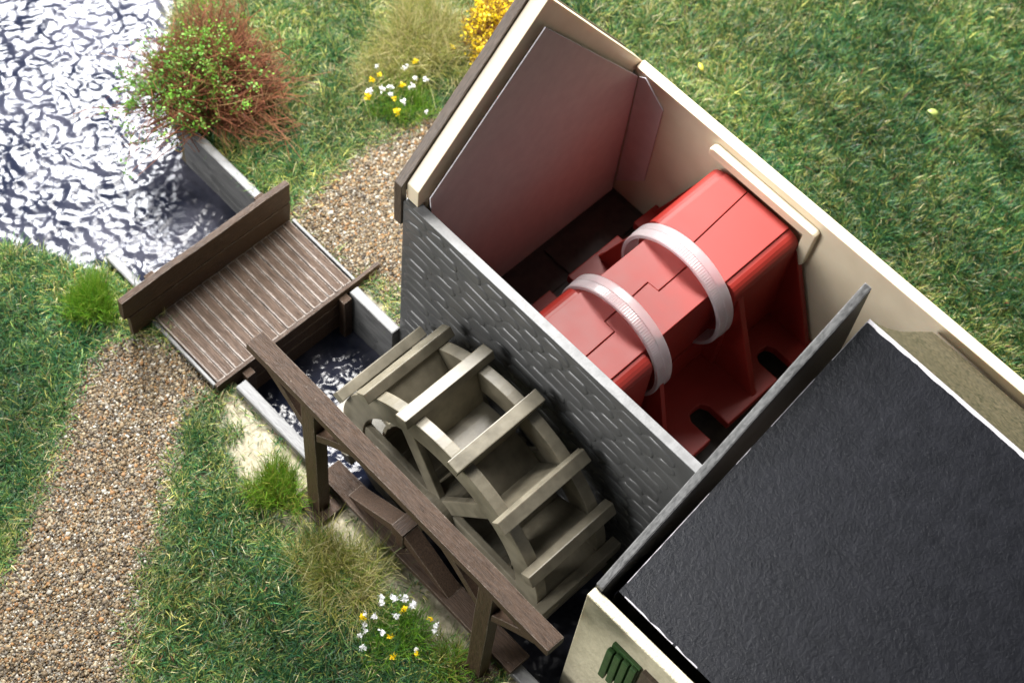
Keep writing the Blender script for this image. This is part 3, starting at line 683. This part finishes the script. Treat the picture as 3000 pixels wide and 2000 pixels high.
# ------------------------------------------------------------------ gravel
IV = np.array([(a, b, c) for a in (-1, 1) for b in (-1, 1) for c in (-1, 1)], float) * 0.8
IF = np.array([(0, 1, 3, 2), (4, 6, 7, 5), (0, 4, 5, 1), (2, 3, 7, 6), (0, 2, 6, 4), (1, 5, 7, 3)])
GP = np.array([(0.30, 0.245, 0.16), (0.19, 0.135, 0.075), (0.26, 0.135, 0.05), (0.46, 0.43, 0.36), (0.10, 0.075, 0.048), (0.19, 0.165, 0.13), (0.05, 0.036, 0.024), (0.29, 0.19, 0.085)])
def gravel(name, poly, x0, x1, y0, y1, n, label):
    x, y = scatter(n, x0, x1, y0, y1)
    d = pdist(x, y, poly) + 0.14 * fbm(x, y, 3.0, 8, 5) + rng.normal(0, 0.10, n)
    df = pdist(x, y, FOOT)
    ok = (d < 0.06) & (df < 2.5) & (pdist(x, y, HOUSE) > 0.05)
    ok &= ~((x > -4.22) & (x < -1.66) & (y > -4.42) & (y < 0.1))
    x, y = x[ok], y[ok]; n = len(x)
    s = rng.lognormal(-3.60, 0.32, n).clip(0.016, 0.062)
    sc = s[:, None] * rng.uniform(0.65, 1.25, (n, 3)) * np.array([1, 1, 0.75])
    V = IV[None] * sc[:, None, :] * rng.uniform(0.6, 1.15, (n, len(IV), 1))
    a = rng.uniform(0, 6.28, n); c, sn = np.cos(a)[:, None], np.sin(a)[:, None]
    vx = V[..., 0] * c - V[..., 1] * sn; vy = V[..., 0] * sn + V[..., 1] * c
    tl = rng.normal(0, 0.4, n)[:, None]
    vz = V[..., 2] + tl * vx
    zz = hground(x, y) + 0.015 + rng.uniform(0, 0.05, n)
    P = np.stack([vx + x[:, None], vy + y[:, None], vz + zz[:, None]], -1).reshape(-1, 3)
    Fc = (IF[None] + (np.arange(n) * len(IV))[:, None, None]).reshape(-1, 4)
    pr = np.array([.19, .22, .09, .08, .15, .12, .08, .07])
    T = GP[rng.choice(8, n, p=pr)] * rng.uniform(0.55, 1.0, (n, 1))
    o = npmesh(name, P, Fc, gravel_m, tint=np.repeat(T, len(IV), 0), kind='stuff')
    tag(o, label, 'gravel'); print(name, n)
gravel('gravel', PATHL, -6, 7, -19, -3.9, 340000, 'multicoloured fine gravel of the path left of the footbridge')
gravel('gravel', PATHR, -6, 0.4, -0.3, 6, 88000, 'multicoloured fine gravel between footbridge and mill gable')

# ------------------------------------------------------------------ shrubs and tufts
def tubes(P0, P1, P2, r0, r1, tint, sides=3):
    """quadratic twigs as thin 3-sided tubes, 3 rings"""
    n = len(P0); ts = (0, 0.35, 0.7, 1.0); rings = []
    d = P2 - P0; d /= np.linalg.norm(d, axis=1, keepdims=True) + 1e-9
    ref = np.where(np.abs(d[:, 2:3]) > 0.9, np.array([[1., 0, 0]]), np.array([[0, 0, 1.]]))
    s = np.cross(d, ref); s /= np.linalg.norm(s, axis=1, keepdims=True); u = np.cross(d, s)
    for t in ts:
        c = (1 - t) ** 2 * P0 + 2 * t * (1 - t) * P1 + t * t * P2; r = (r0 * (1 - t) + r1 * t)[:, None]
        for k in range(sides):
            a = 2 * math.pi * k / sides; rings.append(c + (s * math.cos(a) + u * math.sin(a)) * r)
    m = len(ts) * sides
    V = np.stack(rings, 1).reshape(-1, 3); base = []
    for j in range(len(ts) - 1):
        for k in range(sides):
            base.append((j * sides + k, j * sides + (k + 1) % sides, (j + 1) * sides + (k + 1) % sides, (j + 1) * sides + k))
    F = (np.array(base)[None] + (np.arange(n) * m)[:, None, None]).reshape(-1, 4)
    return V, F, np.repeat(tint, m, 0)
def leaves(C, size, tint):
    """small pointed quads, random orientation"""
    n = len(C); a = rng.normal(size=(n, 3)); a[:, 2] = a[:, 2] * 0.6 + 0.3; a /= np.linalg.norm(a, axis=1, keepdims=True)
    b = rng.normal(size=(n, 3)); b -= (b * a).sum(1, keepdims=True) * a; b /= np.linalg.norm(b, axis=1, keepdims=True)
    L = size[:, None]
    V = np.stack([C, C + a * L * 0.5 + b * L * 0.32, C + a * L, C + a * L * 0.5 - b * L * 0.32], 1).reshape(-1, 3)
    F = (np.array([[0, 1, 2, 3]]) + (np.arange(n) * 4)[:, None])
    return V, F, np.repeat(tint, 4, 0)
def shrub(name, label, base, rad, hgt, ntwig, twcol, nclump, lfcol, lfsize, per, shift=(0, 0), lean=(0, 0), clump_bias=None):
    t = thing(name, label, 'shrub', base)
    b = np.array(base)
    n = ntwig
    th = rng.uniform(0, 2 * math.pi, n); rr = np.sqrt(rng.uniform(0, 1, n)); ph = rng.uniform(0.05, 1, n)
    lob = 1 + 0.20 * np.sin(3 * th + 0.7) + 0.13 * np.sin(5 * th + 2.0) + 0.10 * np.sin(9 * th)
    out = lob * (1.1 - 0.35 * ph) * np.where(rng.uniform(0, 1, n) < 0.10, rng.uniform(1.0, 1.45, n), rng.uniform(0.75, 1.05, n))
    tip = np.stack([rad * rr * np.cos(th) * out, rad * rr * np.sin(th) * out, hgt * (0.2 + 0.8 * ph * np.sqrt(1 - 0.6 * rr * rr)) * rng.uniform(0.75, 1.1, n)], 1)
    st = tip * rng.uniform(0.0, 0.75, (n, 1)) * np.array([1, 1, 0.6]) + rng.normal(0, 0.16 * rad, (n, 3)) * np.array([1, 1, 0.35])
    st[:, 2] = np.clip(st[:, 2], 0, None)
    mid = (st + tip) / 2 + rng.normal(0, 0.20 * rad, (n, 3)) * np.array([1, 1, 0.6]) + np.array([0, 0, 0.2])
    tc = np.array(twcol)[rng.integers(0, len(twcol), n)] * rng.uniform(0.7, 1.3, (n, 1))
    V, F, T = tubes(b + st, b + mid, b + tip, rng.uniform(0.010, 0.02, n), np.full(n, 0.006), tc)
    npmesh('twigs', V, F, twig_m, t, tint=T)
    m = nclump
    k = rng.integers(0, n, m * 3)
    if clump_bias is not None:
        sc = clump_bias(tip[k]); k = k[np.argsort(-sc - rng.uniform(0, 0.9, len(k)))[:m]]
    else: k = k[:m]
    u = rng.uniform(0.6, 1.0, (m, 1))
    c = b + (1 - u) ** 2 * st[k] + 2 * u * (1 - u) * mid[k] + u * u * tip[k]
    C = np.repeat(c, per, 0) + rng.normal(0, lfsize * 0.75, (m * per, 3))
    lc = np.array(lfcol); lt = lc[np.repeat(rng.integers(0, len(lc), m), per)] * rng.uniform(0.7, 1.3, (m * per, 1))
    V, F, T = leaves(C, rng.uniform(0.6, 1.2, m * per) * lfsize, lt)
    npmesh('foliage', V, F, leaf_m, t, tint=T)
    return t
shrub('shrub', 'large reddish brown twiggy shrub with small bright green leaves beside the pond', (-8.75, 1.2, -0.1), 2.55, 2.5, 2300,
      [(0.21, 0.075, 0.036), (0.27, 0.10, 0.048), (0.15, 0.05, 0.028), (0.24, 0.13, 0.055)], 560,
      [(0.10, 0.26, 0.025), (0.14, 0.32, 0.03), (0.08, 0.20, 0.03), (0.20, 0.36, 0.06)], 0.095, 10,
      clump_bias=lambda p: -0.10 * p[:, 0] - 0.20 * p[:, 1] + 0.35 * p[:, 2])
shrub('shrub', 'bushy brown shrub crowded with bright yellow flowers behind the gable', (-4.9, 8.2, -0.05), 1.35, 2.2, 900,
      [(0.20, 0.09, 0.04), (0.28, 0.14, 0.05)], 330,
      [(0.75, 0.55, 0.01), (0.80, 0.62, 0.02), (0.62, 0.42, 0.01)], 0.10, 12)
def tuft(name, label, cat, base, rad, L, n, pal, tilt, width=(0.009, 0.017), bend=0.45, fl=None, group=None, ell=1.0, flh=0.95):
    t = thing(name, label, cat, base, group)
    th = rng.uniform(0, 6.28, n); r = rad * np.sqrt(rng.uniform(0, 1, n)) * (1 + 0.28 * np.sin(3 * th + base[0]) + 0.15 * np.sin(5 * th + base[1]))
    x = base[0] + r * np.cos(th) * ell; y = base[1] + r * np.sin(th); z = np.full(n, base[2] - 0.02)
    pal = np.array(pal); T = pal[rng.integers(0, len(pal), n)] * rng.uniform(0.7, 1.3, (n, 1))
    az = th + rng.normal(0, 1.5, n)
    V, F, TT = blades(x, y, z, L[0] * 0.6 + (L[1] - L[0] * 0.6) * rng.beta(1.6, 2.2, n), rng.uniform(*width, n), np.abs(rng.normal(0, tilt, n)) + 0.15 * r / rad, T, bend, az)
    npmesh('blades', V, F, tint_m, t, tint=TT)
    if fl:
        nfl, cols = fl
        fm = {}
        for ci_, c in enumerate(cols):
            Vf, Ff, Tf = leaves(rng.normal(0, 0.026, (22, 3)), rng.uniform(0.06, 0.10, 22), np.repeat(np.array([c]), 22, 0) * rng.uniform(0.85, 1.15, (22, 1)))
            o = npmesh('flower', Vf + np.array(org(t)), Ff, leaf_m, t, tint=Tf); fm[ci_] = o.data
            bpy.data.objects.remove(o)
        for i in range(nfl):
            a = random.uniform(0, 6.28); rr = (rad + 0.25) * math.sqrt(random.random())
            loc = Vector((rr * math.cos(a) * ell, rr * math.sin(a), flh * random.uniform(0.6, 1.05)))
            o = link('flower', fm[i % len(cols)], t, loc); o.rotation_euler = (random.uniform(-.6, .6), random.uniform(-.6, .6), a); s = random.uniform(0.7, 1.25); o.scale = (s, s, s)
    return t
LIME = [(0.10, 0.24, 0.012), (0.07, 0.19, 0.012), (0.14, 0.28, 0.02), (0.20, 0.28, 0.03)]
OLIVE = [(0.21, 0.20, 0.035), (0.13, 0.16, 0.022), (0.30, 0.27, 0.09), (0.36, 0.32, 0.15), (0.08, 0.13, 0.015)]
STRAW = [(0.36, 0.31, 0.13), (0.26, 0.25, 0.07), (0.17, 0.20, 0.035), (0.42, 0.37, 0.18)]
WHT, YEL = (0.85, 0.85, 0.86), (0.80, 0.60, 0.01)
tuft('grass_tuft', 'bright green upright grass tuft at the far bank beside the railing', 'grass tuft', (-5.55, -5.25, -0.02), 0.50, (0.7, 1.25), 2200, LIME, 0.22)
tuft('grass_tuft', 'bright green grass tuft on bare ground left of the nearer trestle post', 'grass tuft', (1.25, -5.05, -0.02), 0.58, (0.6, 1.15), 1700, LIME + [(0.28, 0.26, 0.05)], 0.26)
tuft('grass_tuft', 'sprawling olive straw-coloured grass tuft below the trestle', 'grass tuft', (3.95, -5.35, -0.02), 0.85, (0.6, 1.45), 2600, OLIVE, 0.6, bend=0.7, ell=1.3)
tuft('grass_tuft', 'large sprawling straw-coloured grass tuft between shrub and gable', 'grass tuft', (-6.1, 6.5, -0.02), 1.25, (0.9, 1.8), 4200, STRAW + OLIVE[:2], 0.6, bend=0.7)
tuft('flowering_tuft', 'green tuft with white and yellow flowers on the lawn behind the gable', 'flowers', (-5.15, 4.75, -0.02), 0.75, (0.5, 1.0), 1300, LIME, 0.32, fl=(20, [WHT, YEL, WHT]))
tuft('flowering_tuft', 'green tuft with white and yellow flowers in front of the trestle', 'flowers', (5.85, -5.35, -0.02), 0.75, (0.5, 1.05), 1300, LIME[:3] + [(0.06, 0.13, 0.02)], 0.32, fl=(24, [WHT, WHT, WHT, YEL]), ell=0.8)
tuft('grass_tuft', 'thin dark green grass tuft at the foot of the nearest trestle post', 'grass tuft', (7.15, -4.95, -0.02), 0.5, (0.5, 1.0), 700, LIME[:2] + OLIVE[:2], 0.5)
tuft('grass_tuft', 'pale straw tuft on the near pond bank behind the shrub', 'grass tuft', (-10.9, 2.6, -0.3), 0.8, (0.6, 1.2), 1200, STRAW, 0.5)
tuft('grass_tuft', 'wispy straw tuft beside the flowering tuft on the lawn', 'grass tuft', (-6.15, 4.75, -0.02), 0.6, (0.6, 1.2), 700, STRAW, 0.6)

# fallen leaves
def fallen(label, loc, rz, col, s):
    pts = [(0, -0.17), (0.05, -0.09), (0.085, 0.0), (0.07, 0.09), (0, 0.19), (-0.07, 0.09), (-0.085, 0.0), (-0.05, -0.09)]
    m = mat('fallen_leaf_skin', col, tuple(c * 0.8 for c in col), 8, rough=0.45)
    V, Fs = [], []
    for zt in (0.0, -0.012):
        for p in pts:
            V.append((p[0] * s, p[1] * s, zt + abs(p[0]) * 0.35 * s))
        V.append((0, 0.01, zt - 0.004))
    k = len(pts)
    for i in range(k):
        Fs.append((i, (i + 1) % k, k)); Fs.append((k + 1 + (i + 1) % k, k + 1 + i, 2 * k + 1)); Fs.append((i, k + 1 + i, k + 1 + (i + 1) % k, (i + 1) % k))
    o = mesh('fallen_leaf', V, Fs, m, smooth=True); o.location = loc; o.rotation_euler = (0.25, -0.2, rz)
    return tag(o, label, 'leaf')
fallen('small yellow fallen leaf on the lawn near the gable corner', (-0.55, 11.7, 0.33), 1.2, (0.62, 0.52, 0.06), 0.8)
fallen('pale yellow green fallen leaf out on the open lawn', (4.75, 15.5, 0.33), 2.2, (0.50, 0.60, 0.16), 1.05)
